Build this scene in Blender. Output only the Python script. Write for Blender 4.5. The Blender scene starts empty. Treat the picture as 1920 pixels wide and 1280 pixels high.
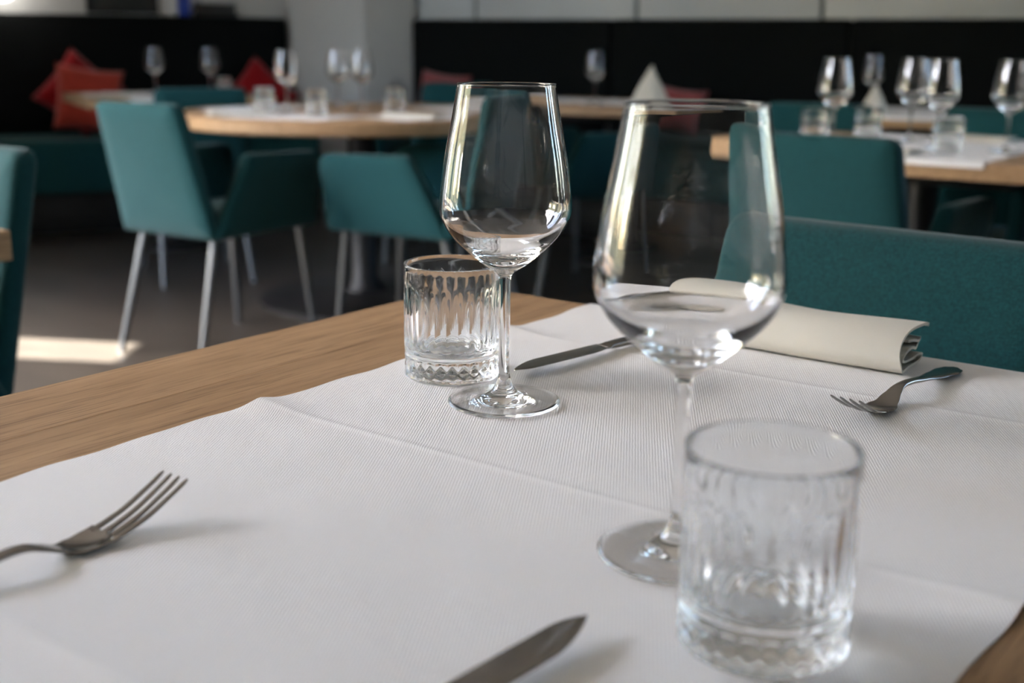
import bpy, bmesh, math, random
from mathutils import Matrix, Vector
R = math.radians
random.seed(7)
sc = bpy.context.scene
COL = sc.collection

# ------------------------------------------------------------------ camera
cd = bpy.data.cameras.new('camera'); cam = bpy.data.objects.new('camera', cd); COL.objects.link(cam)
cd.sensor_width = 36.0; cd.lens = 41.97; cd.clip_start = 0.02
cam.matrix_world = Matrix.Translation((0, 0, 1.0082)) @ Matrix.Rotation(R(90 - 13.953), 4, 'X') @ Matrix.Rotation(0.0098, 4, 'Z')
cd.dof.use_dof = True; cd.dof.focus_distance = 0.86; cd.dof.aperture_fstop = 5.3
sc.camera = cam

# ------------------------------------------------------------------ sky, sun, exposure
w = bpy.data.worlds.new('sky'); sc.world = w; w.use_nodes = True
nt = w.node_tree; nt.nodes.clear()
sky = nt.nodes.new('ShaderNodeTexSky'); sky.sky_type = 'NISHITA'; sky.sun_disc = False
sky.sun_elevation = R(42); sky.sun_rotation = R(-95); sky.air_density = 1.0; sky.dust_density = 2.0
hs = nt.nodes.new('ShaderNodeHueSaturation'); hs.inputs['Saturation'].default_value = 1.1
bg = nt.nodes.new('ShaderNodeBackground'); bg.inputs['Strength'].default_value = 0.55
wo = nt.nodes.new('ShaderNodeOutputWorld')
nt.links.new(sky.outputs[0], hs.inputs['Color']); nt.links.new(hs.outputs[0], bg.inputs[0]); nt.links.new(bg.outputs[0], wo.inputs[0])

sl = bpy.data.lights.new('sun', 'SUN'); sl.energy = 13.0; sl.angle = R(0.6); sl.color = (1.0, 0.95, 0.86)
sun = bpy.data.objects.new('sun', sl); COL.objects.link(sun)
sun.rotation_euler = Vector((1.0, -0.14, -0.90)).to_track_quat('-Z', 'Y').to_euler()

sc.view_settings.view_transform = 'Standard'; sc.view_settings.look = 'None'
sc.view_settings.gamma = 1.0; sc.view_settings.use_curve_mapping = False
sc.view_settings.exposure = 2.76
cy = sc.cycles
cy.use_denoising = True
cy.use_adaptive_sampling = True; cy.adaptive_threshold = 0.035; cy.adaptive_min_samples = 16
cy.max_bounces = 22; cy.transmission_bounces = 22; cy.transparent_max_bounces = 8; cy.diffuse_bounces = 5; cy.glossy_bounces = 14
cy.caustics_reflective = True; cy.caustics_refractive = True; cy.blur_glossy = 0.3
cy.sample_clamp_indirect = 8.0

# ------------------------------------------------------------------ material helpers
def new_mat(name):
    m = bpy.data.materials.new(name); m.use_nodes = True
    b = m.node_tree.nodes['Principled BSDF']
    return m, m.node_tree, b
def srgb(r, g, b):
    f = lambda c: (c / 12.92 if c <= .04045 else ((c + .055) / 1.055) ** 2.4)
    return (f(r / 255), f(g / 255), f(b / 255), 1)
def noise(nt, scale, detail=4, rough=.55, vec=None, stretch=None, coord='Object'):
    n = nt.nodes.new('ShaderNodeTexNoise'); n.inputs['Scale'].default_value = scale
    n.inputs['Detail'].default_value = detail; n.inputs['Roughness'].default_value = rough
    if vec is None:
        t = nt.nodes.new('ShaderNodeTexCoord'); vec = t.outputs[coord]
    if stretch:
        mp = nt.nodes.new('ShaderNodeMapping'); mp.inputs['Scale'].default_value = stretch
        nt.links.new(vec, mp.inputs[0]); vec = mp.outputs[0]
    nt.links.new(vec, n.inputs['Vector'])
    return n
def ramp(nt, src, stops):
    r = nt.nodes.new('ShaderNodeValToRGB'); e = r.color_ramp.elements
    while len(e) < len(stops): e.new(0.5)
    for i, (p, c) in enumerate(stops): e[i].position = p; e[i].color = c
    nt.links.new(src, r.inputs[0]); return r
def bump(nt, src, b, strength, dist):
    bp = nt.nodes.new('ShaderNodeBump'); bp.inputs['Strength'].default_value = strength; bp.inputs['Distance'].default_value = dist
    nt.links.new(src, bp.inputs['Height']); nt.links.new(bp.outputs[0], b.inputs['Normal']); return bp

def mat_paint(name, c, rough=.7, var=.06, scale=3, bstr=.15):
    m, nt, b = new_mat(name)
    n = noise(nt, scale, 5)
    c2 = tuple(x * (1 - var) for x in c[:3]) + (1,)
    r = ramp(nt, n.outputs['Fac'], [(.3, c2), (.7, c)])
    nt.links.new(r.outputs[0], b.inputs['Base Color']); b.inputs['Roughness'].default_value = rough
    n2 = noise(nt, 180, 3); bump(nt, n2.outputs['Fac'], b, bstr, .001)
    return m
def mat_fabric(name, c, rough=.9, weave=420, sheen=.25, bstr=.5):
    m, nt, b = new_mat(name)
    t = nt.nodes.new('ShaderNodeTexCoord')
    n = noise(nt, weave, 2, .6, t.outputs['Object'], (1, 1, .35))
    n3 = noise(nt, weave, 2, .6, t.outputs['Object'], (.35, .35, 1))
    ad = nt.nodes.new('ShaderNodeMath'); ad.operation = 'ADD'
    nt.links.new(n.outputs['Fac'], ad.inputs[0]); nt.links.new(n3.outputs['Fac'], ad.inputs[1])
    dk = tuple(x * .66 for x in c[:3]) + (1,); lt = tuple(min(1, x * 1.27) for x in c[:3]) + (1,)
    hf = nt.nodes.new('ShaderNodeMath'); hf.operation = 'MULTIPLY'; hf.inputs[1].default_value = .5
    nt.links.new(ad.outputs[0], hf.inputs[0])
    r = ramp(nt, hf.outputs[0], [(.36, dk), (.64, lt)])
    nt.links.new(r.outputs[0], b.inputs['Base Color']); b.inputs['Roughness'].default_value = rough
    b.inputs['Sheen Weight'].default_value = sheen; b.inputs['Sheen Roughness'].default_value = .5
    b.inputs['Specular IOR Level'].default_value = .2
    bump(nt, hf.outputs[0], b, bstr, .0012)
    return m
def mat_wood(name, light, dark, axis='Y', rough=.45):
    m, nt, b = new_mat(name)
    t = nt.nodes.new('ShaderNodeTexCoord')
    oi = nt.nodes.new('ShaderNodeObjectInfo')
    ad = nt.nodes.new('ShaderNodeVectorMath'); ad.operation = 'ADD'
    mu = nt.nodes.new('ShaderNodeVectorMath'); mu.operation = 'SCALE'; mu.inputs['Scale'].default_value = 1.0
    cmb = nt.nodes.new('ShaderNodeCombineXYZ')
    ml = nt.nodes.new('ShaderNodeMath'); ml.operation = 'MULTIPLY'; ml.inputs[1].default_value = 13.0
    nt.links.new(oi.outputs['Random'], ml.inputs[0])
    for k in range(3): nt.links.new(ml.outputs[0], cmb.inputs[k])
    nt.links.new(t.outputs['Object'], ad.inputs[0]); nt.links.new(cmb.outputs[0], ad.inputs[1])
    st = {'Y': (1, .07, 1), 'X': (.07, 1, 1)}[axis]
    st2 = {'Y': (1, .035, 1), 'X': (.035, 1, 1)}[axis]
    n = noise(nt, 62, 7, .62, ad.outputs[0], st)
    n2 = noise(nt, 420, 3, .55, ad.outputs[0], st2)
    r = ramp(nt, n.outputs['Fac'], [(.22, dark), (.5, tuple((a + c) / 2 for a, c in zip(light, dark))), (.78, light)])
    pores = ramp(nt, n2.outputs['Fac'], [(.36, (.52, .46, .42, 1)), (.47, (1, 1, 1, 1))])
    mx = nt.nodes.new('ShaderNodeMix'); mx.data_type = 'RGBA'; mx.blend_type = 'MULTIPLY'; mx.inputs['Factor'].default_value = .75
    nt.links.new(r.outputs[0], mx.inputs['A']); nt.links.new(pores.outputs[0], mx.inputs['B'])
    nt.links.new(mx.outputs['Result'], b.inputs['Base Color']); b.inputs['Roughness'].default_value = rough
    b.inputs['Specular IOR Level'].default_value = .35
    bump(nt, n2.outputs['Fac'], b, .25, .0006)
    return m
def mat_paper(name, c, ribs=True):
    m, nt, b = new_mat(name)
    n = noise(nt, 6, 4)
    r = ramp(nt, n.outputs['Fac'], [(.3, tuple(x * .965 for x in c[:3]) + (1,)), (.7, c)])
    nt.links.new(r.outputs[0], b.inputs['Base Color']); b.inputs['Roughness'].default_value = .92
    b.inputs['Specular IOR Level'].default_value = .15
    if ribs:
        t = nt.nodes.new('ShaderNodeTexCoord'); mp = nt.nodes.new('ShaderNodeMapping'); mp.inputs['Rotation'].default_value = (0, 0, R(-31))
        wv = nt.nodes.new('ShaderNodeTexWave'); wv.wave_type = 'BANDS'; wv.inputs['Scale'].default_value = 170; wv.inputs['Distortion'].default_value = 1.2
        wv.inputs['Detail'].default_value = 2
        nt.links.new(t.outputs['Object'], mp.inputs[0]); nt.links.new(mp.outputs[0], wv.inputs[0])
        n2 = noise(nt, 1500, 2); ad = nt.nodes.new('ShaderNodeMath'); ad.operation = 'ADD'
        nt.links.new(wv.outputs['Fac'], ad.inputs[0]); nt.links.new(n2.outputs['Fac'], ad.inputs[1])
        bump(nt, ad.outputs[0], b, .3, .0005)
    else:
        n2 = noise(nt, 900, 2); bump(nt, n2.outputs['Fac'], b, .3, .0004)
    return m
def mat_metal(name, c, rough, scratch=0.08):
    m, nt, b = new_mat(name)
    b.inputs['Base Color'].default_value = c; b.inputs['Metallic'].default_value = 1
    n = noise(nt, 260, 3, .5, None, (1, .08, 1))
    mr = nt.nodes.new('ShaderNodeMapRange'); mr.inputs['To Min'].default_value = rough; mr.inputs['To Max'].default_value = rough + scratch
    nt.links.new(n.outputs['Fac'], mr.inputs['Value']); nt.links.new(mr.outputs[0], b.inputs['Roughness'])
    return m
def mat_glass(name, tint=(1, 1, 1, 1), ior=1.5):
    m, nt, b = new_mat(name)
    b.inputs['Base Color'].default_value = tint; b.inputs['Roughness'].default_value = 0.0
    b.inputs['Transmission Weight'].default_value = 1.0; b.inputs['IOR'].default_value = ior
    return m

TEAL = mat_fabric('teal fabric', srgb(14, 62, 66), sheen=.10, weave=560, bstr=.5)
BLACK = mat_fabric('black upholstery', srgb(9, 12, 12), sheen=.0)
BENCH = mat_fabric('bench fabric', srgb(26, 72, 74), sheen=.1)
RED = mat_fabric('red cushion fabric', srgb(150, 14, 22), sheen=.2)
ORANGE = mat_fabric('coral cushion fabric', srgb(176, 62, 48), sheen=.2)
ROSE = mat_fabric('rose cushion fabric', srgb(150, 72, 72), sheen=.2)
NAVY = mat_fabric('navy cushion fabric', srgb(20, 52, 84), sheen=.2)
BEIGE = mat_fabric('beige cushion fabric', srgb(150, 138, 120), sheen=.2)
OAK = mat_wood('oak', srgb(188, 154, 116), srgb(150, 117, 84), 'Y')
OAKX = mat_wood('oak across', srgb(188, 154, 116), srgb(150, 117, 84), 'X')
PAPER = mat_paper('white paper cloth', srgb(240, 239, 238))
LINEN = mat_paper('ivory napkin', srgb(214, 210, 199), False)
WALL = mat_paint('grey white paint', srgb(196, 196, 194))
WALLP = mat_paint('wall panel paint', srgb(196, 201, 203), .5)
JOINT = mat_paint('joint grey', srgb(84, 88, 88))
CEIL = mat_paint('ceiling white', srgb(205, 203, 198))
STEEL = mat_metal('stainless steel', srgb(146, 142, 138), .16)
LEG = mat_metal('grey leg metal', srgb(112, 114, 115), .45)
DARK = mat_paint('black powder coat', srgb(20, 20, 22), .5)
GLASS = mat_glass('clear glass', (1, 1, 1, 1), 1.47)
TUMB = mat_glass('pressed glass', (.972, .99, 1, 1), 1.52)
FRAME = mat_paint('window frame paint', srgb(60, 62, 62), .5)
BLUE = mat_paint('blue card', srgb(38, 70, 170), .5)
CARD = mat_paint('white card', srgb(210, 212, 212), .6)

def floor_mat():
    m, nt, b = new_mat('dark grey brown floor')
    t = nt.nodes.new('ShaderNodeTexCoord'); mp = nt.nodes.new('ShaderNodeMapping'); mp.inputs['Rotation'].default_value = (0, 0, R(36.7))
    nt.links.new(t.outputs['Object'], mp.inputs[0])
    br = nt.nodes.new('ShaderNodeTexBrick'); br.offset = .37; br.inputs['Scale'].default_value = 1.0
    br.inputs['Brick Width'].default_value = 1.2; br.inputs['Row Height'].default_value = .18; br.inputs['Mortar Size'].default_value = .002
    br.inputs['Color1'].default_value = srgb(72, 66, 60); br.inputs['Color2'].default_value = srgb(64, 59, 54); br.inputs['Mortar'].default_value = srgb(46, 43, 40)
    nt.links.new(mp.outputs[0], br.inputs[0])
    n = noise(nt, 16, 6, .6, mp.outputs[0], (.12, 1, 1))
    r = ramp(nt, n.outputs['Fac'], [(.3, (.72, .72, .72, 1)), (.7, (1.05, 1.03, 1.0, 1))])
    mx = nt.nodes.new('ShaderNodeMix'); mx.data_type = 'RGBA'; mx.blend_type = 'MULTIPLY'; mx.inputs['Factor'].default_value = .8
    nt.links.new(br.outputs['Color'], mx.inputs['A']); nt.links.new(r.outputs[0], mx.inputs['B'])
    nt.links.new(mx.outputs['Result'], b.inputs['Base Color']); b.inputs['Roughness'].default_value = .42
    return m
FLOOR = floor_mat()

# ------------------------------------------------------------------ mesh helpers
def mesh_from(verts, faces, smooth=None):
    me = bpy.data.meshes.new('m'); me.from_pydata([tuple(v) for v in verts], [], faces); me.update()
    bm = bmesh.new(); bm.from_mesh(me); bmesh.ops.recalc_face_normals(bm, faces=bm.faces); bm.to_mesh(me); bm.free()
    if smooth is not None: smooth_mesh(me, smooth)
    return me
def smooth_mesh(me, ang):
    me.polygons.foreach_set('use_smooth', [True] * len(me.polygons))
    if ang < 179: me.set_sharp_from_angle(angle=R(ang))
    me.update()
def obj(name, me, mat=None, parent=None, loc=(0, 0, 0), rz=0.0):
    o = bpy.data.objects.new(name, me); COL.objects.link(o)
    me.name = name
    if mat is not None and not me.materials: me.materials.append(mat)
    o.parent = parent; o.location = loc; o.rotation_euler = (0, 0, rz)
    return o
def empty(name, loc=(0, 0, 0), rz=0.0):
    o = bpy.data.objects.new(name, None); COL.objects.link(o); o.location = loc; o.rotation_euler = (0, 0, rz); o.empty_display_size = .1
    return o
def tag(o, label, cat, group=None):
    o['label'] = label; o['category'] = cat
    if group: o['group'] = group
    return o
def struct(name, me, mat):
    o = obj(name, me, mat); o['kind'] = 'structure'; return o
def dup(root, loc, rz, label, group=None):
    r = root.copy(); COL.objects.link(r); r.location = loc; r.rotation_euler = (0, 0, rz); r['label'] = label
    if group: r['group'] = group
    for ch in list(root.children):
        c = ch.copy(); COL.objects.link(c); c.parent = r
        for g in list(ch.children):
            d = g.copy(); COL.objects.link(d); d.parent = c
    return r
def box_mesh(x0, x1, y0, y1, z0, z1, bev=0.0, seg=2):
    bm = bmesh.new(); bmesh.ops.create_cube(bm, size=1)
    for v in bm.verts:
        v.co = Vector((x0 if v.co.x < 0 else x1, y0 if v.co.y < 0 else y1, z0 if v.co.z < 0 else z1))
    if bev: bmesh.ops.bevel(bm, geom=bm.edges[:], offset=bev, segments=seg, affect='EDGES', profile=.5)
    me = bpy.data.meshes.new('m'); bm.to_mesh(me); bm.free()
    if bev: smooth_mesh(me, 40)
    return me
def round_poly(pts, rads, seg=6):
    out = []; n = len(pts)
    for i in range(n):
        p = Vector(pts[i]); a = Vector(pts[i - 1]) - p; b = Vector(pts[(i + 1) % n]) - p
        r = rads[i] if isinstance(rads, (list, tuple)) else rads
        if r <= 0: out.append(p); continue
        ang = a.angle(b); d = min(r / math.tan(ang / 2), a.length * .49, b.length * .49)
        p0 = p + a.normalized() * d; p1 = p + b.normalized() * d
        for k in range(seg + 1):
            t = k / seg; out.append(p0 * (1 - t) ** 2 + p * 2 * t * (1 - t) + p1 * t * t)
    return out
def panel_mesh(poly, thick, bev, fn):
    """Upholstered slab: outline polygon (a, b) with thickness, rounded edges; fn maps (a, b, c) to xyz."""
    n = len(poly); c = Vector((sum(p[0] for p in poly) / n, sum(p[1] for p in poly) / n))
    layers = []
    steps = [(-.5, 1.0), (-.5 + .12, .3), (-.5 + .3, 0), (.5 - .3, 0), (.5 - .12, .3), (.5, 1.0)]
    verts = []; faces = []
    # outline inset along normals
    def inset(d):
        res = []
        for i in range(n):
            p = Vector(poly[i]); t = (Vector(poly[(i + 1) % n]) - Vector(poly[i - 1])).normalized()
            nn = Vector((-t.y, t.x))
            if nn.dot(c - p) < 0: nn = -nn
            res.append(p + nn * d)
        return res
    for tt, ins in steps:
        ring = inset(ins * bev)
        verts += [fn(p.x, p.y, tt * thick) for p in ring]
    for k in range(len(steps) - 1):
        for i in range(n):
            j = (i + 1) % n
            faces.append((k * n + i, k * n + j, (k + 1) * n + j, (k + 1) * n + i))
    # caps as inset loops to a centre, softly puffed
    for s, base in ((-1, 0), (1, (len(steps) - 1) * n)):
        prev = base
        for f in (.75, .45, .15):
            st = len(verts); ring = inset(bev)
            for p in ring:
                q = c + (p - c) * f
                verts.append(fn(q.x, q.y, s * thick * (.5 + .05 * (1 - f))))
            for i in range(n):
                j = (i + 1) % n; faces.append((prev + i, prev + j, st + j, st + i))
            prev = st
        st = len(verts); verts.append(fn(c.x, c.y, s * thick * .55))
        for i in range(n): faces.append((prev + i, prev + (i + 1) % n, st))
    return mesh_from(verts, faces, 50)
def lathe(profile, seg, closed=False):
    verts = []; faces = []; n = len(profile)
    idx = []
    for r, z in profile:
        if r < 1e-6: idx.append([len(verts)] * seg); verts.append((0, 0, z))
        else:
            idx.append(list(range(len(verts), len(verts) + seg)))
            verts += [(r * math.cos(2 * math.pi * k / seg), r * math.sin(2 * math.pi * k / seg), z) for k in range(seg)]
    m = n if closed else n - 1
    for i in range(m):
        a = idx[i]; b = idx[(i + 1) % n]
        for k in range(seg):
            l = (k + 1) % seg; f = [a[k], a[l], b[l], b[k]]
            g = []
            for q in f:
                if q not in g: g.append(q)
            if len(g) > 2: faces.append(tuple(g))
    return verts, faces
def lathe_mesh(profile, seg, ang=180, closed=False):
    v, f = lathe(profile, seg, closed); me = bpy.data.meshes.new('m'); me.from_pydata(v, [], f); me.update()
    # profile runs so that faces point outwards: flip if needed is handled by caller order
    smooth_mesh(me, ang); return me
def catmull(pts, sub=6):
    P = [Vector(p) for p in pts]; out = []
    for i in range(len(P) - 1):
        p0 = P[max(i - 1, 0)]; p1 = P[i]; p2 = P[i + 1]; p3 = P[min(i + 2, len(P) - 1)]
        for k in range(sub):
            t = k / sub
            out.append(.5 * ((2 * p1) + (p2 - p0) * t + (2 * p0 - 5 * p1 + 4 * p2 - p3) * t * t + (3 * p1 - p0 - 3 * p2 + p3) * t ** 3))
    out.append(P[-1]); return out
def loft(rings, cap=True, ang=50):
    n = len(rings[0]); verts = [p for r in rings for p in r]; faces = []
    for k in range(len(rings) - 1):
        for i in range(n):
            j = (i + 1) % n; faces.append((k * n + i, k * n + j, (k + 1) * n + j, (k + 1) * n + i))
    if cap: faces.append(tuple(range(n))); faces.append(tuple((len(rings) - 1) * n + i for i in range(n)))
    return mesh_from(verts, faces, ang)
def lerp_tab(tab, s):
    for i in range(len(tab) - 1):
        a, b = tab[i], tab[i + 1]
        if s <= b[0]:
            t = (s - a[0]) / (b[0] - a[0]); t = max(0, min(1, t)); t2 = t * t * (3 - 2 * t)
            return [x + (y - x) * t2 for x, y in zip(a[1:], b[1:])]
    return list(tab[-1][1:])

# table frame: the dining tables stand turned by TA; u runs away to the right, v to the near right
TA = R(36.7); SU, CU = math.sin(TA), math.cos(TA)
def P(u, v, z=0.0): return (u * SU + v * CU, u * CU - v * SU, z)
TZ = 0.75            # table top height
CL = TZ + 0.0017     # top of the paper runner

# ------------------------------------------------------------------ room shell
def prism_xy(poly, z0, z1):
    n = len(poly); v = [(x, y, z0) for x, y in poly] + [(x, y, z1) for x, y in poly]
    f = [tuple(range(n)), tuple(range(n, 2 * n))] + [(i, (i + 1) % n, n + (i + 1) % n, n + i) for i in range(n)]
    return mesh_from(v, f)
SL = math.tan(R(28))
XL, XR, YB, H = -3.1, 4.2, -3.2, 2.9
LBACK = lambda x: 7.45 + (x + 1.35) * SL       # front face of the left bench back
RBACK = lambda x: 7.45 - (x + .65) * SL
room = [(XL, YB), (XR, YB), (XR, RBACK(XR) + .12), (-.6, 7.75), (-1.45, 7.75), (XL, LBACK(XL) + .12)]
grow = [(XL - .3, YB - .3), (XR + .3, YB - .3), (XR + .3, RBACK(XR) + .6), (-.6, 8.3), (-1.45, 8.3), (XL - .3, LBACK(XL) + .6)]
struct('floor', prism_xy(grow, -.1, 0), FLOOR)
struct('ceiling', prism_xy(grow, H, H + .12), CEIL)

def wall_with_holes(a, b, thick, holes, z1=H):
    """Wall from a to b ; holes: (s0, s1, z0, z1) along its length."""
    a = Vector(a); b = Vector(b); d = (b - a); L = d.length; d.normalize(); nrm = Vector((-d.y, d.x))
    verts = []; faces = []
    def brick(s0, s1, z0, zz):
        st = len(verts)
        for z in (z0, zz):
            for s, t in ((s0, 0), (s1, 0), (s1, thick), (s0, thick)):
                p = a + d * s + nrm * t; verts.append((p.x, p.y, z))
        for f in ((0, 1, 2, 3), (4, 5, 6, 7), (0, 1, 5, 4), (1, 2, 6, 5), (2, 3, 7, 6), (3, 0, 4, 7)): faces.append(tuple(st + i for i in f))
    s = 0
    for h in sorted(holes):
        if h[0] > s: brick(s, h[0], 0, z1)
        if h[2] > 0: brick(h[0], h[1], 0, h[2])
        brick(h[0], h[1], h[3], z1); s = h[1]
    brick(s, L, 0, z1)
    return mesh_from(verts, faces)
# window wall on the left: s runs along +Y from YB
LW = [(4.0, 5.3, .6, 2.65), (5.5, 6.8, .6, 2.65), (7.18, 7.47, .1, 1.86)]
struct('wall_left', wall_with_holes((XL, YB), (XL, LBACK(XL) + .12), .25, LW), WALL)
RW = [(1.09, 1.52, .7, 2.3), (1.99, 2.27, .7, 2.3), (2.89, 3.17, .7, 2.3)]
struct('wall_back', wall_with_holes((XR, YB), (XL, YB), .25, []), WALL)
YT = RBACK(XR) + .12
struct('wall_right', wall_with_holes((XR, YT), (XR, YB), .25, RW), WALL)
struct('wall_front_left', wall_with_holes((XL, LBACK(XL) + .12), (-1.2, LBACK(-1.2) + .12), .25, []), WALL)
wr = struct('wall_front_right', wall_with_holes((-.8, RBACK(-.8) + .14), (XR, RBACK(XR) + .14), .25, []), JOINT)
# pale panels of the right-hand front wall, joints left open between them
du = Vector((math.cos(R(28)), -math.sin(R(28))))
pw = 1.03; s0 = 1.331 / math.cos(R(28)) - 2 * pw
pos = [s0 + k * pw for k in range(7)]
pm = None
for k, s in enumerate(pos[:-1]):
    a = Vector((-.65, RBACK(-.65) + .12)) + du * max(s, 0.02)
    ln = (pos[k + 1] - max(s, 0.02)) - .022
    if ln <= .05: continue
    o = obj('panel', box_mesh(0, ln, 0, .03, 1.0, H - .002, .003), WALLP, wr, (a.x, a.y, 0), -R(28))
struct('wall_column', prism_xy([(-1.45, 7.80), (-1.36, 7.47), (-.886, 7.27), (-.62, 7.46), (-.55, 7.80)], 0, H), WALL)
struct('baseboard_left', box_mesh(XL, XL + .015, 4.6, LBACK(XL) - .6, 0, .08, .003), FRAME)

def window_frame(name, a, b, z0, z1, nmull, rail=None):
    a = Vector(a); b = Vector(b); d = b - a; L = d.length; rz = math.atan2(d.y, d.x)
    e = empty(name, (a.x, a.y, z0), rz); e['kind'] = 'structure'
    t = .05; Hh = z1 - z0
    obj('frame_rail', box_mesh(0, L, 0, .08, 0, t, .004), FRAME, e); obj('frame_rail', box_mesh(0, L, 0, .08, Hh - t, Hh, .004), FRAME, e)
    obj('frame_post', box_mesh(0, t, 0, .08, t, Hh - t, .004), FRAME, e); obj('frame_post', box_mesh(L - t, L, 0, .08, t, Hh - t, .004), FRAME, e)
    for k in range(1, nmull + 1):
        x = L * k / (nmull + 1); obj('mullion', box_mesh(x - .025, x + .025, .01, .07, t, Hh - t, .004), FRAME, e)
    return e
for i, (s0_, s1_, z0_, z1_) in enumerate(LW[:2]):
    window_frame('window_%d' % (i + 1), (XL - .12, YB + s0_), (XL - .12, YB + s1_), z0_, z1_, 1)
for i, (s0_, s1_, z0_, z1_) in enumerate(RW):
    window_frame('window_%d' % (i + 3), (XR + .2, YT - s1_), (XR + .2, YT - s0_), z0_, z1_, 0)
def portal(loc, rot, sx, sy):
    l = bpy.data.lights.new('window_portal', 'AREA'); l.shape = 'RECTANGLE'; l.size = sx; l.size_y = sy; l.cycles.is_portal = True
    o = bpy.data.objects.new('window_portal', l); COL.objects.link(o); o.location = loc; o.rotation_euler = rot
for s0_, s1_, z0_, z1_ in LW: portal((XL - .26, YB + (s0_ + s1_) / 2, (z0_ + z1_) / 2), (0, R(-90), 0), z1_ - z0_, s1_ - s0_)
for s0_, s1_, z0_, z1_ in RW: portal((XR + .26, YT - (s0_ + s1_) / 2, (z0_ + z1_) / 2), (0, R(90), 0), z1_ - z0_, s1_ - s0_)
# pale yellow house across the street, seen only through the windows
hb = wall_with_holes((-11, -9), (-11, 9), .3, [(2 + 2.4 * k, 3.1 + 2.4 * k, 1.0, 2.6) for k in range(6)], 4.4)
struct('wall_outside', hb, mat_paint('yellow render', srgb(226, 202, 150), .9))
# pavement outside the windows
struct('ground', prism_xy([(-40, -40), (40, -40), (40, 40), (-40, 40)], -.3, -.12), mat_paint('pavement', srgb(150, 146, 140), .9, .15))

# ------------------------------------------------------------------ benches along the front walls
def bench(name, a, b, label):
    a = Vector(a); b = Vector(b); d = b - a; L = d.length; rz = math.atan2(d.y, d.x)
    e = empty(name, (a.x, a.y, 0), rz); tag(e, label, 'bench')
    n = max(1, round(L / 1.25)); wd = L / n
    for k in range(n):
        x0 = k * wd + .004; x1 = (k + 1) * wd - .004
        obj('back_panel', box_mesh(x0, x1, 0.0, .10, .12, 1.15, .02, 3), BLACK, e)
        obj('seat_cushion', box_mesh(x0, x1, -.56, -.003, .22, .5, .03, 3), BENCH, e)
    obj('plinth', box_mesh(.02, L - .02, -.46, .10, 0, .215, .004), DARK, e)
    return e
benchL = bench('banquette', (XL + .08, LBACK(XL + .08)), (-1.37, LBACK(-1.37)), 'black high-backed banquette left of the pale column, with teal seat')
benchR = bench('banquette', (-.63, RBACK(-.63)), (4.0, RBACK(4.0)), 'long black high-backed banquette right of the pale column')

# ------------------------------------------------------------------ tables
def make_square_table():
    e = empty('dining_table'); tag(e, '', 'table')
    n = 9; W = .864; D = .808; wd = W / n; t = .042
    me = box_mesh(-wd / 2, wd / 2, -D / 2, D / 2, TZ - t, TZ, .0004, 1)
    for k in range(n):
        o = obj('plank', me, OAK, e, (-W / 2 + wd * (k + .5), 0, 0))
    obj('under_frame', box_mesh(-.3, .3, -.3, .3, TZ - t - .03, TZ - t, .004), DARK, e)
    obj('column', lathe_mesh([(.045, TZ - t - .03), (.035, TZ - .2), (.035, .06), (.07, .025)], 32), DARK, e)
    obj('base_plate', lathe_mesh([(.0, .032), (.05, .032), (.18, .02), (.19, .012), (.19, 0), (0, 0)], 48, 40), DARK, e)
    return e
table = make_square_table(); table.location = P(.604, -.384); table.rotation_euler.z = -TA
table['label'] = 'oak square table in the foreground, laid with glasses and a white runner'
dup(table, P(.502, -1.983), -TA, 'oak table whose corner shows at the left picture edge')
tR1 = dup(table, P(3.304, -1.06), -TA, 'oak table on the right behind the large teal chair back, laid with wine glasses')
dup(table, P(3.304, -.19), -TA, 'oak table at the right edge, pushed against the laid table behind the teal chair')
dup(table, (-1.72, 6.02, 0), R(28), 'oak table far left in front of the red cushions')
dup(table, (.47, 5.72, 0), R(-28), 'oak table in the middle distance right of the sharp wine glass')
dup(table, (1.62, 5.13, 0), R(-28), 'oak table in the far right background near the black banquette')

RTC = (-.6, 4.76)
rt = empty('round_table', (RTC[0], RTC[1], 0)); tag(rt, 'round oak pedestal table in the left background between two teal armchairs', 'table')
obj('table_top', lathe_mesh([(0, TZ), (.694, TZ), (.70, TZ - .006), (.70, TZ - .044), (.694, TZ - .05), (0, TZ - .05)], 96, 40), OAKX, rt)
obj('column', lathe_mesh([(.12, TZ - .05), (.055, TZ - .1), (.055, .08), (.1, .03)], 32), DARK, rt)
obj('base_plate', lathe_mesh([(0, .042), (.08, .042), (.40, .022), (.42, .012), (.42, 0), (0, 0)], 64, 40), DARK, rt)

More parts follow.
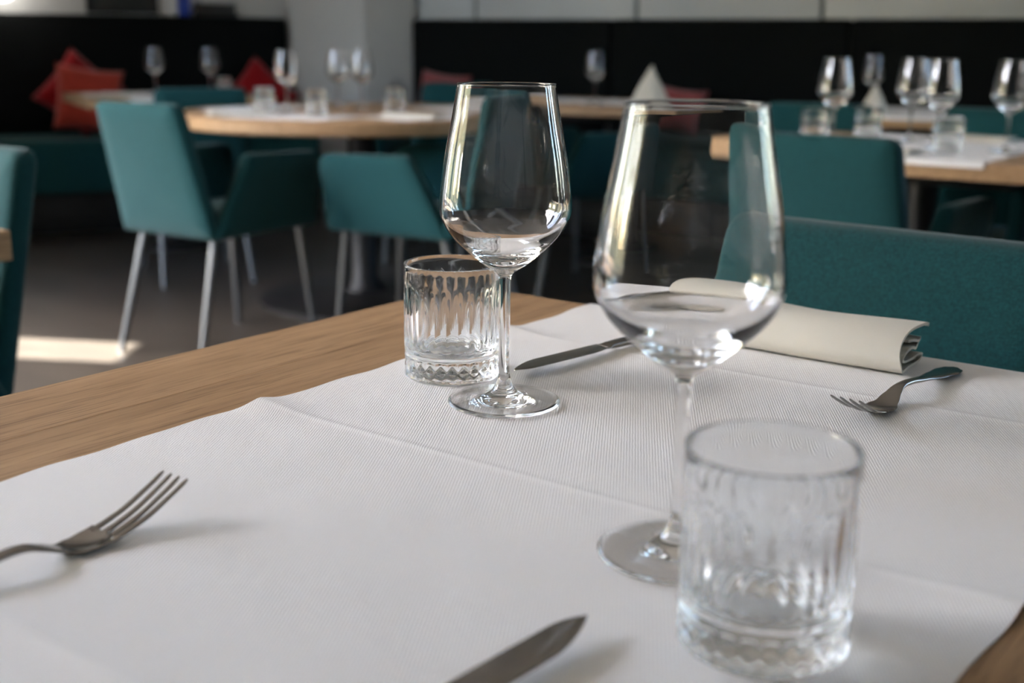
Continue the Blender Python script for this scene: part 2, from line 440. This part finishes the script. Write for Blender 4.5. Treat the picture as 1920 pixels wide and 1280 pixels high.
# ------------------------------------------------------------------ paper runners
def runner_mesh(width, half, over_near, over_far, creases, seed, nx=56, detail=True):
    rnd = random.Random(seed)
    r = .006; arc = r * math.pi / 2
    def path(s):                      # s along the length measured from the table centre
        def side(q, over):
            if q <= half: return q, 0.0, 0.0
            q2 = q - half
            if q2 < arc: th = q2 / r; return half + r * math.sin(th), -r * (1 - math.cos(th)), 1
            return half + r, -r - (q2 - arc), 1
        y, z, o = side(abs(s), 0); return (y if s > 0 else -y), z, o
    ys = []
    s = -half - over_near
    while s < half + over_far + 1e-6:
        ys.append(s)
        near = min([abs(s - c) for c in creases] + [abs(abs(s) - half)])
        s += .0022 if near < .014 else (.004 if near < .03 else .009)
    ph = [rnd.uniform(0, 6.28) for _ in range(8)]
    verts = []; faces = []
    for s in ys:
        y, z, o = path(s)
        jl = .0022 * math.sin(s * 23 + ph[0]) + .0014 * math.sin(s * 51 + ph[1]) + .0009 * math.sin(s * 97 + ph[5])
        jr = .0022 * math.sin(s * 21 + ph[2]) + .0012 * math.sin(s * 47 + ph[3])
        for k in range(nx + 1):
            t = k / nx; x = -width / 2 + jl * (1 - t) ** 3 + t * width + jr * t ** 3
            h = 0.0012 + .00022 * math.sin(9 * x + ph[4] + 5 * s) + .00018 * math.sin(14 * s + ph[6] - 6 * x)
            for c in creases:
                d = s - c
                h += .0030 * math.exp(-abs(d) / .009) if c == creases[0] else .0011 * math.exp(-abs(d) / .0055)
                el = math.exp(-((x + width / 2) / .035) ** 2) * math.exp(-(d / .016) ** 2); h += .0042 * el
                er = math.exp(-((x - width / 2) / .05) ** 2) * math.exp(-(d / .02) ** 2); h += .003 * er
            if o: verts.append((x, y + (h if y > 0 else -h) , z + (h if z > -.006 else 0)))
            else: verts.append((x, y, z + h))
    for i in range(len(ys) - 1):
        for k in range(nx):
            a = i * (nx + 1) + k; faces.append((a, a + 1, a + nx + 2, a + nx + 1))
    me = mesh_from(verts, faces, 180)
    # give the sheet its thickness
    bm = bmesh.new(); bm.from_mesh(me); bmesh.ops.recalc_face_normals(bm, faces=bm.faces)
    if sum(f.normal.z for f in bm.faces) < 0: bmesh.ops.reverse_faces(bm, faces=bm.faces)
    bmesh.ops.solidify(bm, geom=bm.faces[:], thickness=.0005); bm.to_mesh(me); bm.free(); smooth_mesh(me, 60)
    return me
rme = runner_mesh(.532, .404, .10, .06, [-.344, -.044, .256], 3)
run = tag(obj('table_runner', rme, PAPER, None, P(.604, -.384, TZ), -TA), 'white creased paper runner under the foreground glasses and cutlery', 'runner', 'white paper runners')
rme2 = runner_mesh(.532, .404, .015, .015, [-.2, .1], 5, 24)
obj_r2 = tag(obj('table_runner', rme2, PAPER, None, P(3.304, -1.06, TZ), -TA), 'white paper runner on the right table, corner hanging over the oak edge', 'runner', 'white paper runners')
rme3 = runner_mesh(.46, .404, .17, .02, [-.1, .2], 9, 24)
tag(obj('table_runner', rme3, PAPER, None, (.47 - .0, 5.72, TZ), R(-28 - 90)), 'white paper runner hanging over the end of the middle-distance table', 'runner', 'white paper runners')
rme4 = runner_mesh(.5, .404, .015, .015, [-.1], 11, 24)
tag(obj('table_runner', rme4, PAPER, None, (-1.72, 6.02, TZ), R(28)), 'white paper runner on the far left table before the red cushions', 'runner', 'white paper runners')
tag(obj('table_runner', rme4, PAPER, None, (1.62, 5.13, TZ), R(-28)), 'white paper runner on the far right table near the black banquette', 'runner', 'white paper runners')

# ------------------------------------------------------------------ wine glass
def make_wine_glass():
    e = empty('wine_glass')
    outer = [(.0344, .2300), (.0350, .2255), (.0387, .2040), (.0431, .1809), (.0462, .1590), (.0472, .1470), (.0470, .1415), (.0456, .1362), (.0415, .1285),
             (.0362, .1217), (.0298, .1155), (.0233, .1098), (.0157, .1036), (.0100, .1000), (.0062, .0972), (.0046, .0945)]
    inner = [(.0046, .1080), (.0110, .1094), (.0205, .1135), (.0290, .1195), (.0348, .1248), (.0400, .1302), (.0439, .1366), (.0453, .1415), (.0456, .1470),
             (.0448, .1590), (.0419, .1809), (.0376, .2040), (.0341, .2255), (.0335, .2297)]
    o = [(p.x, p.y) for p in catmull([(r, z, 0) for r, z in outer], 4)]
    i = [(0, .1077)] + [(p.x, p.y) for p in catmull([(r, z, 0) for r, z in inner], 4)]
    rim = [(.0337, .2305), (.03405, .23065), (.0343, .2305)]
    # bottom of the outside up to the rim, then down the inside
    prof = list(reversed(o)); prof = prof[:-1] + [(.0345, .2300)] + list(reversed(rim)) + list(reversed(i))
    obj('bowl', lathe_mesh(prof, 128), GLASS, e)
    stem = catmull([(.0046, .0945, 0), (.0042, .0900, 0), (.0040, .0669, 0), (.0038, .0351, 0), (.0040, .0225, 0)], 6)
    obj('stem', lathe_mesh([(p.x, p.y) for p in reversed(stem)], 48), GLASS, e)
    foot = catmull([(.0040, .0225, 0), (.0047, .0190, 0), (.0066, .0140, 0), (.0105, .0085, 0), (.018, .0055, 0), (.028, .0040, 0), (.0385, .0030, 0), (.0408, .0026, 0), (.0415, .0017, 0), (.0408, .0006, 0), (.039, 0, 0)], 5)
    fo = [(p.x, p.y) for p in reversed(foot)]
    und = [(0, .0012), (.02, .0009), (.036, .0004)]
    obj('foot', lathe_mesh(und + fo, 96), GLASS, e)
    return e
wg = make_wine_glass()
tag(wg, 'sharp empty wine glass standing beside the fluted tumbler on the foreground table', 'wine glass', 'wine glasses')
wg.location = P(.675, -.510, CL); 
def put_glass(loc, label): return dup(wg, loc, random.uniform(0, 6), label, 'wine glasses')
wg.location = (-.0055, .8455, CL)
put_glass((.0869, .5781, CL), 'large out-of-focus wine glass behind the near tumbler, closest to the viewer')
put_glass(P(3.145, -1.268, CL), 'leftmost wine glass on the right table, above the large teal chair back')
put_glass(P(3.20, -1.003, CL), 'wine glass on the right table, right one of the two overlapping glasses')
put_glass(P(3.425, -1.153, CL), 'wine glass on the right table, left one of the two overlapping glasses')
put_glass(P(3.235, -.838, CL), 'wine glass at the right picture edge on the right table')
put_glass((1.53, 5.22, CL), 'small far wine glass seen between the glasses of the right table')
put_glass((.37, 5.62, CL), 'wine glass on the middle-distance table before the black banquette')
put_glass((-.845, 4.52, TZ + .002), 'leftmost wine glass on the round background table')
put_glass((-.715, 4.95, TZ + .002), 'middle wine glass of three on the round background table')
put_glass((-.62, 4.95, TZ + .002), 'rightmost wine glass of three on the round background table')
put_glass((-1.76, 5.98, CL), 'left one of two wine glasses on the far left table')
put_glass((-1.51, 6.06, CL), 'right one of two wine glasses on the far left table')

# ------------------------------------------------------------------ fluted tumbler
def make_tumbler():
    Rr = .0379; Hh = .0905; nf = 26; seg = nf * 10
    def sm(a, b, x):
        t = max(0, min(1, (x - a) / (b - a))); return t * t * (3 - 2 * t)
    zs = [0.0, .0006, .0014]
    z = .0022
    while z < .0185: zs.append(z); z += .00105
    while z < .084: zs.append(z); z += .0016
    zs += [.0862, .0880, .0893, .0901]
    verts = []; rows = []
    def radius(th, z):
        r = Rr
        if z < .0022: r -= .0016 * (1 - z / .0022) ** 2
        f = (th * nf / (2 * math.pi)) % 1.0; a = abs(f - .5) * 2         # 0 at groove centre, 1 at ridge
        # flutes with pointed ends
        env = sm(.0235, .033, z - .004 * a) * (1 - sm(.052, .083, z + .006 * a))
        r -= .0015 * env * (1 - a * a)
        # waist ring over the base
        r -= .0009 * math.exp(-((z - .0205) / .0011) ** 2)
        # cut diamonds round the base
        if .0022 < z < .0175:
            q = (z - .0022) / .0153; f2 = (th * nf / (2 * math.pi)) % 1.0
            d = abs(f2 - .5) * 2 + abs(q - .5) * 2
            r -= .0011 * min(d, 2 - d) 
        return r
    for z in zs:
        rows.append(len(verts))
        for k in range(seg):
            th = 2 * math.pi * k / seg; r = radius(th, z); verts.append((r * math.cos(th), r * math.sin(th), z))
    for r, z in [(.0377, .0904), (.0370, .0906), (.0362, .0904), (.0358, .0896), (.0354, .0850), (.0350, .0600), (.0346, .0400), (.0342, .0290), (.0325, .0235), (.028, .0206), (.016, .0192), (.006, .0188)]:
        rows.append(len(verts))
        for k in range(seg):
            th = 2 * math.pi * k / seg; verts.append((r * math.cos(th), r * math.sin(th), z))
    faces = []
    for i in range(len(rows) - 1):
        for k in range(seg):
            l = (k + 1) % seg; faces.append((rows[i] + k, rows[i] + l, rows[i + 1] + l, rows[i + 1] + k))
    c = len(verts); verts.append((0, 0, .0187))
    for k in range(seg): faces.append((rows[-1] + k, rows[-1] + (k + 1) % seg, c))
    prev = rows[0]
    for r, z in [(.032, .0), (.030, .0009), (.01, .0016)]:
        st = len(verts)
        for k in range(seg):
            th = 2 * math.pi * k / seg; verts.append((r * math.cos(th), r * math.sin(th), z))
        for k in range(seg): faces.append((prev + (k + 1) % seg, prev + k, st + k, st + (k + 1) % seg))
        prev = st
    c = len(verts); verts.append((0, 0, .0017))
    for k in range(seg): faces.append((prev + (k + 1) % seg, prev + k, c))
    me = bpy.data.meshes.new('m'); me.from_pydata(verts, [], faces); me.update(); smooth_mesh(me, 60)
    return me
tme = make_tumbler()
tb = tag(obj('tumbler', tme, TUMB, None, (-.0478, .9227, CL), .3), 'sharp fluted glass tumbler behind the stem of the sharp wine glass', 'tumbler', 'glass tumblers')
def put_tumbler(loc, label): return dup(tb, loc, random.uniform(0, 6), label, 'glass tumblers')
put_tumbler((.1125, .4862, CL), 'large blurred fluted glass tumbler nearest the viewer at lower right')
put_tumbler(P(3.10, -.945, CL), 'tumbler on the right table near its oak edge')
put_tumbler(P(3.40, -1.265, CL), 'tumbler on the right table behind the leftmost wine glass there')
put_tumbler(P(3.24, -1.36, CL), 'tumbler on the left corner of the right table')
put_tumbler((-.95, 4.62, TZ + .002), 'tumbler at the left on the round background table')
put_tumbler((-.46, 4.7, TZ + .002), 'tumbler at the right on the round background table')
put_tumbler((-.72, 4.42, TZ + .002), 'tumbler in the middle near edge of the round background table')
put_tumbler((-1.40, 5.88, CL), 'tumbler on the far left table')

# ------------------------------------------------------------------ cutlery
def ring_at(y, zc, wdt, thk, x0=0.0, curv=0.0, n=14, slope=0.0):
    out = []
    for k in range(n):
        a = 2 * math.pi * k / n; c, s = math.cos(a), math.sin(a)
        x = (abs(c) ** .7) * math.copysign(1, c) * wdt / 2; t = (abs(s) ** .8) * math.copysign(1, s) * thk / 2
        out.append((x0 + x, y - slope * t, zc + t + curv * x * x))
    return out
FORK_Z = [(0, .0235), (.012, .0168), (.028, .0090), (.045, .0036), (.058, .0016), (.070, .0026), (.082, .0078), (.094, .0118), (.110, .0116), (.130, .0094), (.160, .0062), (.190, .0040), (.208, .0030)]
def curve_z(tab, s):
    pts = tab
    for i in range(len(pts) - 1):
        if s <= pts[i + 1][0] or i == len(pts) - 2:
            x0, y0 = pts[i]; x1, y1 = pts[i + 1]
            m0 = (pts[i + 1][1] - pts[max(i - 1, 0)][1]) / (pts[i + 1][0] - pts[max(i - 1, 0)][0])
            j = min(i + 2, len(pts) - 1); m1 = (pts[j][1] - pts[i][1]) / (pts[j][0] - pts[i][0])
            h = x1 - x0; t = (s - x0) / h
            return (2 * t ** 3 - 3 * t * t + 1) * y0 + (t ** 3 - 2 * t * t + t) * h * m0 + (-2 * t ** 3 + 3 * t * t) * y1 + (t ** 3 - t * t) * h * m1
def make_fork():
    e = empty('fork')
    hw = [(.086, .0112, .0030), (.094, .0084, .0034), (.102, .0074, .0038), (.115, .0072, .0040), (.138, .0098, .0034), (.168, .0170, .0028), (.190, .0206, .0026), (.202, .0172, .0024), (.208, .0070, .0020)]
    rings = []
    for k in range(46):
        s = .086 + (.208 - .086) * k / 45; wd, th = lerp_tab(hw, s); rings.append(ring_at(-s, curve_z(FORK_Z, s), wd, th, 0, 4.0 if s < .092 else 0))
    obj('handle', loft(rings), STEEL, e)
    hd = [(.046, .0252, .0019), (.054, .0252, .0019), (.064, .0226, .0021), (.075, .0162, .0026), (.0865, .0112, .0030)]
    rings = []
    for k in range(16):
        s = .0462 + (.0865 - .0462) * k / 15; wd, th = lerp_tab(hd, s); rings.append(ring_at(-s, curve_z(FORK_Z, s), wd, th, 0, 4 + 10.0 * min(1, (.0865 - s) / .020), 20))
    obj('head', loft(rings), STEEL, e)
    for q in range(4):
        rings = []
        for k in range(22):
            s = .0003 + (.049 - .0003) * k / 21; f = s / .049
            x0 = (q - 1.5) * (.0064 + .0006 * (1 - f)); wd = .0027 + .0018 * f; th = .0019 + .0003 * f
            if s < .003: wd *= .45 + .55 * s / .003; th *= .5 + .5 * s / .003
            cz = 14.0 * x0 * x0 * f
            rings.append(ring_at(-s, curve_z(FORK_Z, s) + cz, wd, th, x0, 0, 10))
        obj('tine', loft(rings), STEEL, e)
    return e
fk = make_fork(); tag(fk, 'blurred fork at lower left on the runner, tines pointing away', 'fork', 'forks')
fk.location = P(.391, -.524, CL - .0010); fk.rotation_euler.z = -TA
dup(fk, P(.7705, -.2875, CL - .0010), -TA + math.pi - R(3.6), 'fork at right beside the folded napkin, tines toward the viewer', 'forks')

KNIFE_Z = [(0, .0078), (.05, .0068), (.10, .0058), (.125, .0052), (.17, .0046), (.232, .0042)]
def make_knife():
    e = empty('knife')
    rings = []
    # blade: straight back on +x side, belly curving to the tip
    for k in range(40):
        s = .0004 + .116 * (k / 39) ** 1.3; f = s / .1164
        back = .0085 - .0120 * max(0, 1 - s / .040) ** 1.8
        belly = -.0105 + (.0065 * max(0, 1 - s / .022) ** 2.2) + .004 * max(0, (s - .09) / .026) ** 1.5
        if back < belly + .0004: m = (back + belly) / 2; back = m + .0002; belly = m - .0002
        zc = curve_z(KNIFE_Z, s); t0 = .0016; ring = []
        for a, th in ((0, .25), (.2, .6), (.5, .9), (.85, 1.0), (1, .8)): ring.append((belly + (back - belly) * a, -s, zc + th * t0 / 2))
        for a, th in ((1, .8), (.85, 1.0), (.5, .9), (.2, .6), (0, .25)): ring.append((belly + (back - belly) * a, -s, zc - th * t0 / 2))
        rings.append(ring)
    obj('blade', loft(rings, True, 30), STEEL, e)
    hw = [(.1165, .0150, .0022), (.124, .0110, .0058), (.135, .0112, .0066), (.17, .0140, .0066), (.212, .0182, .0060), (.226, .0178, .0054), (.2315, .0130, .0044), (.2325, .0060, .0030)]
    rings = []
    for k in range(44):
        s = .1155 + (.2325 - .1155) * k / 43; wd, th = lerp_tab(hw, s); rings.append(ring_at(-s, max(curve_z(KNIFE_Z, s), th / 2 + .0002), wd, th))
    obj('handle', loft(rings), STEEL, e)
    return e
kn = make_knife(); tag(kn, 'blurred table knife at the lower picture edge, tip pointing away', 'knife', 'table knives')
kn.location = P(.415, -.262, CL); kn.rotation_euler.z = -TA - R(5)
dup(kn, P(.730, -.545, CL), -TA + math.pi - R(6.4), 'table knife behind the sharp wine glass, blade tip at its stem', 'table knives')

# ------------------------------------------------------------------ napkins
def ribbon_mesh(path, length, thick, nl=10, wob=.0012, skew=0.0):
    pts = [Vector((p[0], p[1], 0)) for p in path]; pts = catmull(pts, 5); n = len(pts); verts = []; faces = []
    L = []; Rt = []
    for i in range(n):
        t = (pts[min(i + 1, n - 1)] - pts[max(i - 1, 0)]).normalized(); nn = Vector((-t.y, t.x, 0))
        L.append(pts[i] + nn * thick / 2); Rt.append(pts[i] - nn * thick / 2)
    ring = L + list(reversed(Rt)); m = len(ring)
    for k in range(nl + 1):
        f = k / nl; x = (f - .5) * length
        for i, p in enumerate(ring):
            ii = i if i < n else m - 1 - i
            dz = wob * math.sin(f * 7 + ii * .15) * (p.y / .03)
            verts.append((x + skew * p.y + (.002 * math.sin(ii * .23) if k in (0, nl) else 0), p.x + wob * math.sin(f * 5 + 1), max(p.y + dz, .0004)))
    for k in range(nl):
        for i in range(m):
            j = (i + 1) % m; faces.append((k * m + i, k * m + j, (k + 1) * m + j, (k + 1) * m + i))
    for k in (0, nl):
        for i in range(n - 1):
            faces.append((k * m + i, k * m + i + 1, k * m + m - 2 - i, k * m + m - 1 - i))
    return mesh_from(verts, faces, 45)
NAP = [(.066, .0300), (.057, .0325), (.042, .0340), (.024, .0335), (.010, .0285), (.001, .0195), (-.002, .0120), (.0015, .0045), (.010, .0016), (.026, .0014), (.042, .0014), (.0495, .0040), (.0495, .0088), (.042, .0110),
       (.032, .0085), (.018, .0080), (.0105, .0120), (.0120, .0175), (.022, .0190), (.036, .0160), (.045, .0165), (.0495, .0205), (.046, .0245), (.037, .0235), (.028, .0250), (.020, .0245)]
nme = ribbon_mesh(NAP, .215, .0022)
np_ = tag(obj('napkin', nme, LINEN, None, P(.931, -.412, CL), -TA), 'folded ivory cloth napkin at the far end of the foreground runner', 'napkin', 'folded napkins')
FLAT = [(.10, .012), (.06, .0135), (.03, .013), (.006, .011), (0, .006), (.004, .0015), (.04, .0012), (.085, .0012), (.092, .004), (.088, .0065), (.05, .0055), (.02, .0065), (.014, .0085), (.03, .0095), (.08, .0090)]
fme = ribbon_mesh(FLAT, .21, .0018)
def put_napkin(loc, rz, label):
    return tag(obj('napkin', fme, LINEN, None, loc, rz), label, 'napkin', 'folded napkins')
put_napkin(P(2.96, -1.10, CL), -TA, 'folded white napkin lying near the edge of the right table')
put_napkin(P(3.55, -1.02, CL), -TA, 'folded white napkin at the far side of the right table')
put_napkin((-.98, 4.36, TZ + .002), R(30), 'folded white napkin at the left of the round background table')
put_napkin((-.38, 4.30, TZ + .002), R(-25), 'folded white napkin at the right of the round background table')
put_napkin((-1.92, 5.75, CL), R(28), 'folded white napkin at the left end of the far left table')
# standing folded napkins: a pleated cone
def cone_napkin():
    n = 24; verts = []; faces = []
    for j, (f, rr) in enumerate([(0, 1.0), (.25, .80), (.5, .58), (.75, .32), (.95, .09)]):
        for k in range(n):
            a = 2 * math.pi * k / n; pl = 1 + (.16 if k % 2 else -.10) * (1 - f * .6)
            r = .085 * rr * pl; verts.append((r * math.cos(a), r * .72 * math.sin(a), .165 * f + (.006 * math.sin(3 * a) if j else 0)))
    for j in range(4):
        for k in range(n):
            l = (k + 1) % n; faces.append((j * n + k, j * n + l, (j + 1) * n + l, (j + 1) * n + k))
    c = len(verts); verts.append((.004, 0, .174))
    for k in range(n): faces.append((4 * n + k, 4 * n + (k + 1) % n, c))
    return mesh_from(verts, faces, 25)
cme = cone_napkin()
tag(obj('standing_napkin', cme, LINEN, None, (.625, 5.58, CL), .4), 'white napkin folded into a standing cone on the middle-distance table', 'napkin', 'standing napkins')
tag(obj('standing_napkin', cme, LINEN, None, (1.46, 4.93, CL), .9), 'white napkin folded into a standing cone on the far right table', 'napkin', 'standing napkins').scale = (.8, .8, .68)
# paper place mats on the round table
pme = box_mesh(-.21, .21, -.15, .15, 0, .0012, .0004, 1)
for k, (a, lab) in enumerate([(-115, 'white paper place mat at the near left rim of the round table'), (-50, 'white paper place mat at the near right rim of the round table'),
                              (30, 'white paper place mat at the far right rim of the round table'), (160, 'white paper place mat at the far left rim of the round table')]):
    x = RTC[0] + .46 * math.cos(R(a)); y = RTC[1] + .46 * math.sin(R(a))
    tag(obj('place_mat', pme, PAPER, None, (x, y, TZ + .0002), R(a + 90)), lab, 'place mat', 'round table place mats')

# ------------------------------------------------------------------ armchairs
def make_chair():
    e = empty('armchair'); e['category'] = 'armchair'
    poly = round_poly([(-.212, .40), (.212, .40), (.185, .825), (-.185, .825)], [.015, .015, .035, .035])
    def fb(a, b, c):
        t = (b - .40) / .425; return (a, -.215 - .105 * t - .012 * math.cos(a * 6.5) + c, b)
    obj('backrest', panel_mesh(poly, .05, .012, fb), TEAL, e)
    obj('seat', box_mesh(-.175, .175, -.185, .245, .395, .475, .022, 3), TEAL, e)
    pa = round_poly([(-.235, .40), (.245, .40), (.265, .655), (-.095, .665)], [.012, .03, .05, .03])
    for s in (-1, 1):
        def fa(a, b, c, s=s): return (s * (.198 + .02 * (b - .4) / .26) + c, a, b)
        obj('armrest', panel_mesh(pa, .042, .010, fa), TEAL, e)
    for sx in (-1, 1):
        for sy, y0, y1 in ((-1, -.19, -.30), (1, .2, .235)):
            rings = []
            for k in range(5):
                f = k / 4; r = .0165 - .006 * f; cx = sx * (.165 + .025 * f); cy = y0 + (y1 - y0) * f; z = .399 * (1 - f)
                rings.append([(cx + r * math.cos(2 * math.pi * i / 12), cy + r * math.sin(2 * math.pi * i / 12), z) for i in range(12)])
            obj('leg', loft(rings), LEG, e)
    return e
ch = make_chair()
G = 'teal armchairs'
def az(deg): return -R(deg)
ch.location = (-.985, 4.02, 0); ch.rotation_euler.z = az(33)
tag(ch, 'teal armchair in the left background seen from behind, tall lit backrest', 'armchair', G)
def put_chair(loc, rz, label): return dup(ch, loc, rz, label, G)
put_chair((-.305, 4.04, 0), az(-61), 'teal armchair at the round table, lit side facing the viewer, beside the sharp wine glass')
put_chair(P(.905, -.435), -TA + math.pi - R(3.5), 'teal armchair across the foreground table, woven backrest rising behind the napkin')
put_chair(P(2.835, -1.045), -TA, 'dark teal armchair on the right, back to the viewer, tucked under the laid table')
put_chair(P(.84, -2.095), -TA + math.pi, 'teal armchair at the left picture edge behind a table corner')
put_chair((-.36, 5.72, 0), az(195), 'teal armchair on the far side of the round table')
put_chair((-1.42, 5.28, 0), az(-25), 'dark teal armchair with its back to the viewer before the far left table')
put_chair((.22, 5.12, 0), az(52), 'dark teal armchair left of the middle-distance table, right of the sharp wine glass')
put_chair((1.2, 4.42, 0), az(30), 'dark teal armchair at the far right table, back to the viewer behind the wine glasses')
put_chair(P(3.72, -1.06), -TA + math.pi, 'teal armchair on the far side of the right table, facing the viewer')
put_chair(P(3.70, -.30), -TA + math.pi, 'teal armchair in the dark under the right table edge, at the right picture edge')

# ------------------------------------------------------------------ cushions on the benches
def cushion_mesh(sz, th, n=14):
    verts = []; faces = []
    for s in (-1, 1):
        for i in range(n + 1):
            for k in range(n + 1):
                a = -1 + 2 * i / n; b = -1 + 2 * k / n
                px = a * (1 - .10 * (1 - b * b) * 1.0 * abs(a)); pz = b * (1 - .10 * (1 - a * a) * abs(b))
                hgt = ((1 - a ** 4) * (1 - b ** 4)) ** .55
                verts.append((px * sz / 2, s * hgt * th / 2, pz * sz / 2))
    m = (n + 1) ** 2
    for s in range(2):
        for i in range(n):
            for k in range(n):
                a = s * m + i * (n + 1) + k; faces.append((a, a + 1, a + n + 2, a + n + 1))
    me = bpy.data.meshes.new('m'); me.from_pydata(verts, [], faces); me.update()
    bm = bmesh.new(); bm.from_mesh(me); bmesh.ops.remove_doubles(bm, verts=bm.verts, dist=1e-5); bmesh.ops.recalc_face_normals(bm, faces=bm.faces); bm.to_mesh(me); bm.free()
    smooth_mesh(me, 180); return me
def cushion(x, side, sz, mat, roll, lean, label, dz=0.0, off=.12):
    yb = (LBACK if side < 0 else RBACK)(x); rz = R(28) if side < 0 else -R(28)
    me = cushion_mesh(sz, .13); o = obj('cushion', me, mat)
    n = Vector((math.sin(rz), -math.cos(rz)))        # away from the bench back
    ext = sz / 2 * (abs(math.cos(R(roll))) + abs(math.sin(R(roll)))) * .97
    o.matrix_world = Matrix.Translation((x + n.x * off, yb + n.y * off, .5 + ext + dz)) @ Matrix.Rotation(rz, 4, 'Z') @ Matrix.Rotation(R(lean), 4, 'X') @ Matrix.Rotation(R(roll), 4, 'Y')
    return tag(o, label, 'cushion', 'bench cushions')
cushion(-2.47, -1, .36, RED, 40, -8, 'deep red cushion standing on its corner at the far left', -.02, .14)
cushion(-2.45, -1, .36, ORANGE, 8, -12, 'coral red cushion in front of the deep red one', 0, .30)
cushion(-2.05, -1, .30, NAVY, 4, -60, 'navy cushion lying on the bench under the far left table', -.10, .36)
cushion(-1.57, -1, .36, RED, 42, -8, 'red cushion with a raised corner at the right end of the left banquette', -.06, .13)
wl = empty('wall_lamp', (-2.82, LBACK(-2.82) + .10, 1.30), R(28)); tag(wl, 'white globe wall lamp at the top left picture corner', 'lamp')
obj('bracket', box_mesh(-.04, .04, -.03, .015, -.04, .04, .006), DARK, wl)
gm, gnt, gb = new_mat('lit opal glass'); gb.inputs['Emission Color'].default_value = (1, .95, .88, 1); gb.inputs['Emission Strength'].default_value = 1.2
gl = [(.012, .085), (.05, .075), (.085, .03), (.09, 0), (.085, -.03), (.05, -.075), (0, -.09)]
obj('globe', lathe_mesh([(p.x, p.y) for p in catmull([(0, .09, 0)] + [(a, b, 0) for a, b in gl], 4)], 40), gm, wl, (0, -.125, 0))
cushion(-.36, 1, .34, ROSE, 6, -10, 'rose cushion on the right banquette just right of the column', 0, .14)
cushion(.93, 1, .31, ROSE, 7, -10, 'rose cushion on the right banquette behind the standing napkin', -.02, .14)

# ------------------------------------------------------------------ things above the left bench
def on_left(x, y_off, z): return (x + math.sin(R(28)) * -y_off, LBACK(x) + y_off * math.cos(R(28)), z)
pf = empty('picture_frame', on_left(-2.20, .105, 1.16), R(28)); tag(pf, 'dark framed picture standing on the left banquette ledge', 'picture')
for a in ((-.20, -.16, 0, .5), (.16, .20, 0, .5)): obj('frame_side', box_mesh(a[0], a[1], -.012, .012, a[2], a[3], .003), DARK, pf)
for a in ((0, .04), (.46, .5)): obj('frame_rail', box_mesh(-.16, .16, -.012, .012, a[0], a[1], .003), DARK, pf)
obj('canvas', box_mesh(-.16, .16, -.006, .008, .04, .46), mat_paint('dark canvas', srgb(34, 38, 36)), pf)
bb = empty('carton', on_left(-1.93, .06, 1.152), R(28)); tag(bb, 'small blue and white carton on the left banquette ledge', 'carton')
obj('blue_side', box_mesh(-.012, .06, -.04, .04, 0, .2, .002), BLUE, bb); obj('white_side', box_mesh(-.06, -.0125, -.04, .04, 0, .2, .002), CARD, bb)
sb = empty('menu_board', on_left(-1.74, .06, 1.152), R(28)); tag(sb, 'low dark menu board on the left banquette ledge right of the blue carton', 'board')
obj('board', box_mesh(-.12, .12, -.01, .01, .012, .075, .002), DARK, sb); obj('foot', box_mesh(-.13, .13, -.03, .03, 0, .0118, .002), DARK, sb)
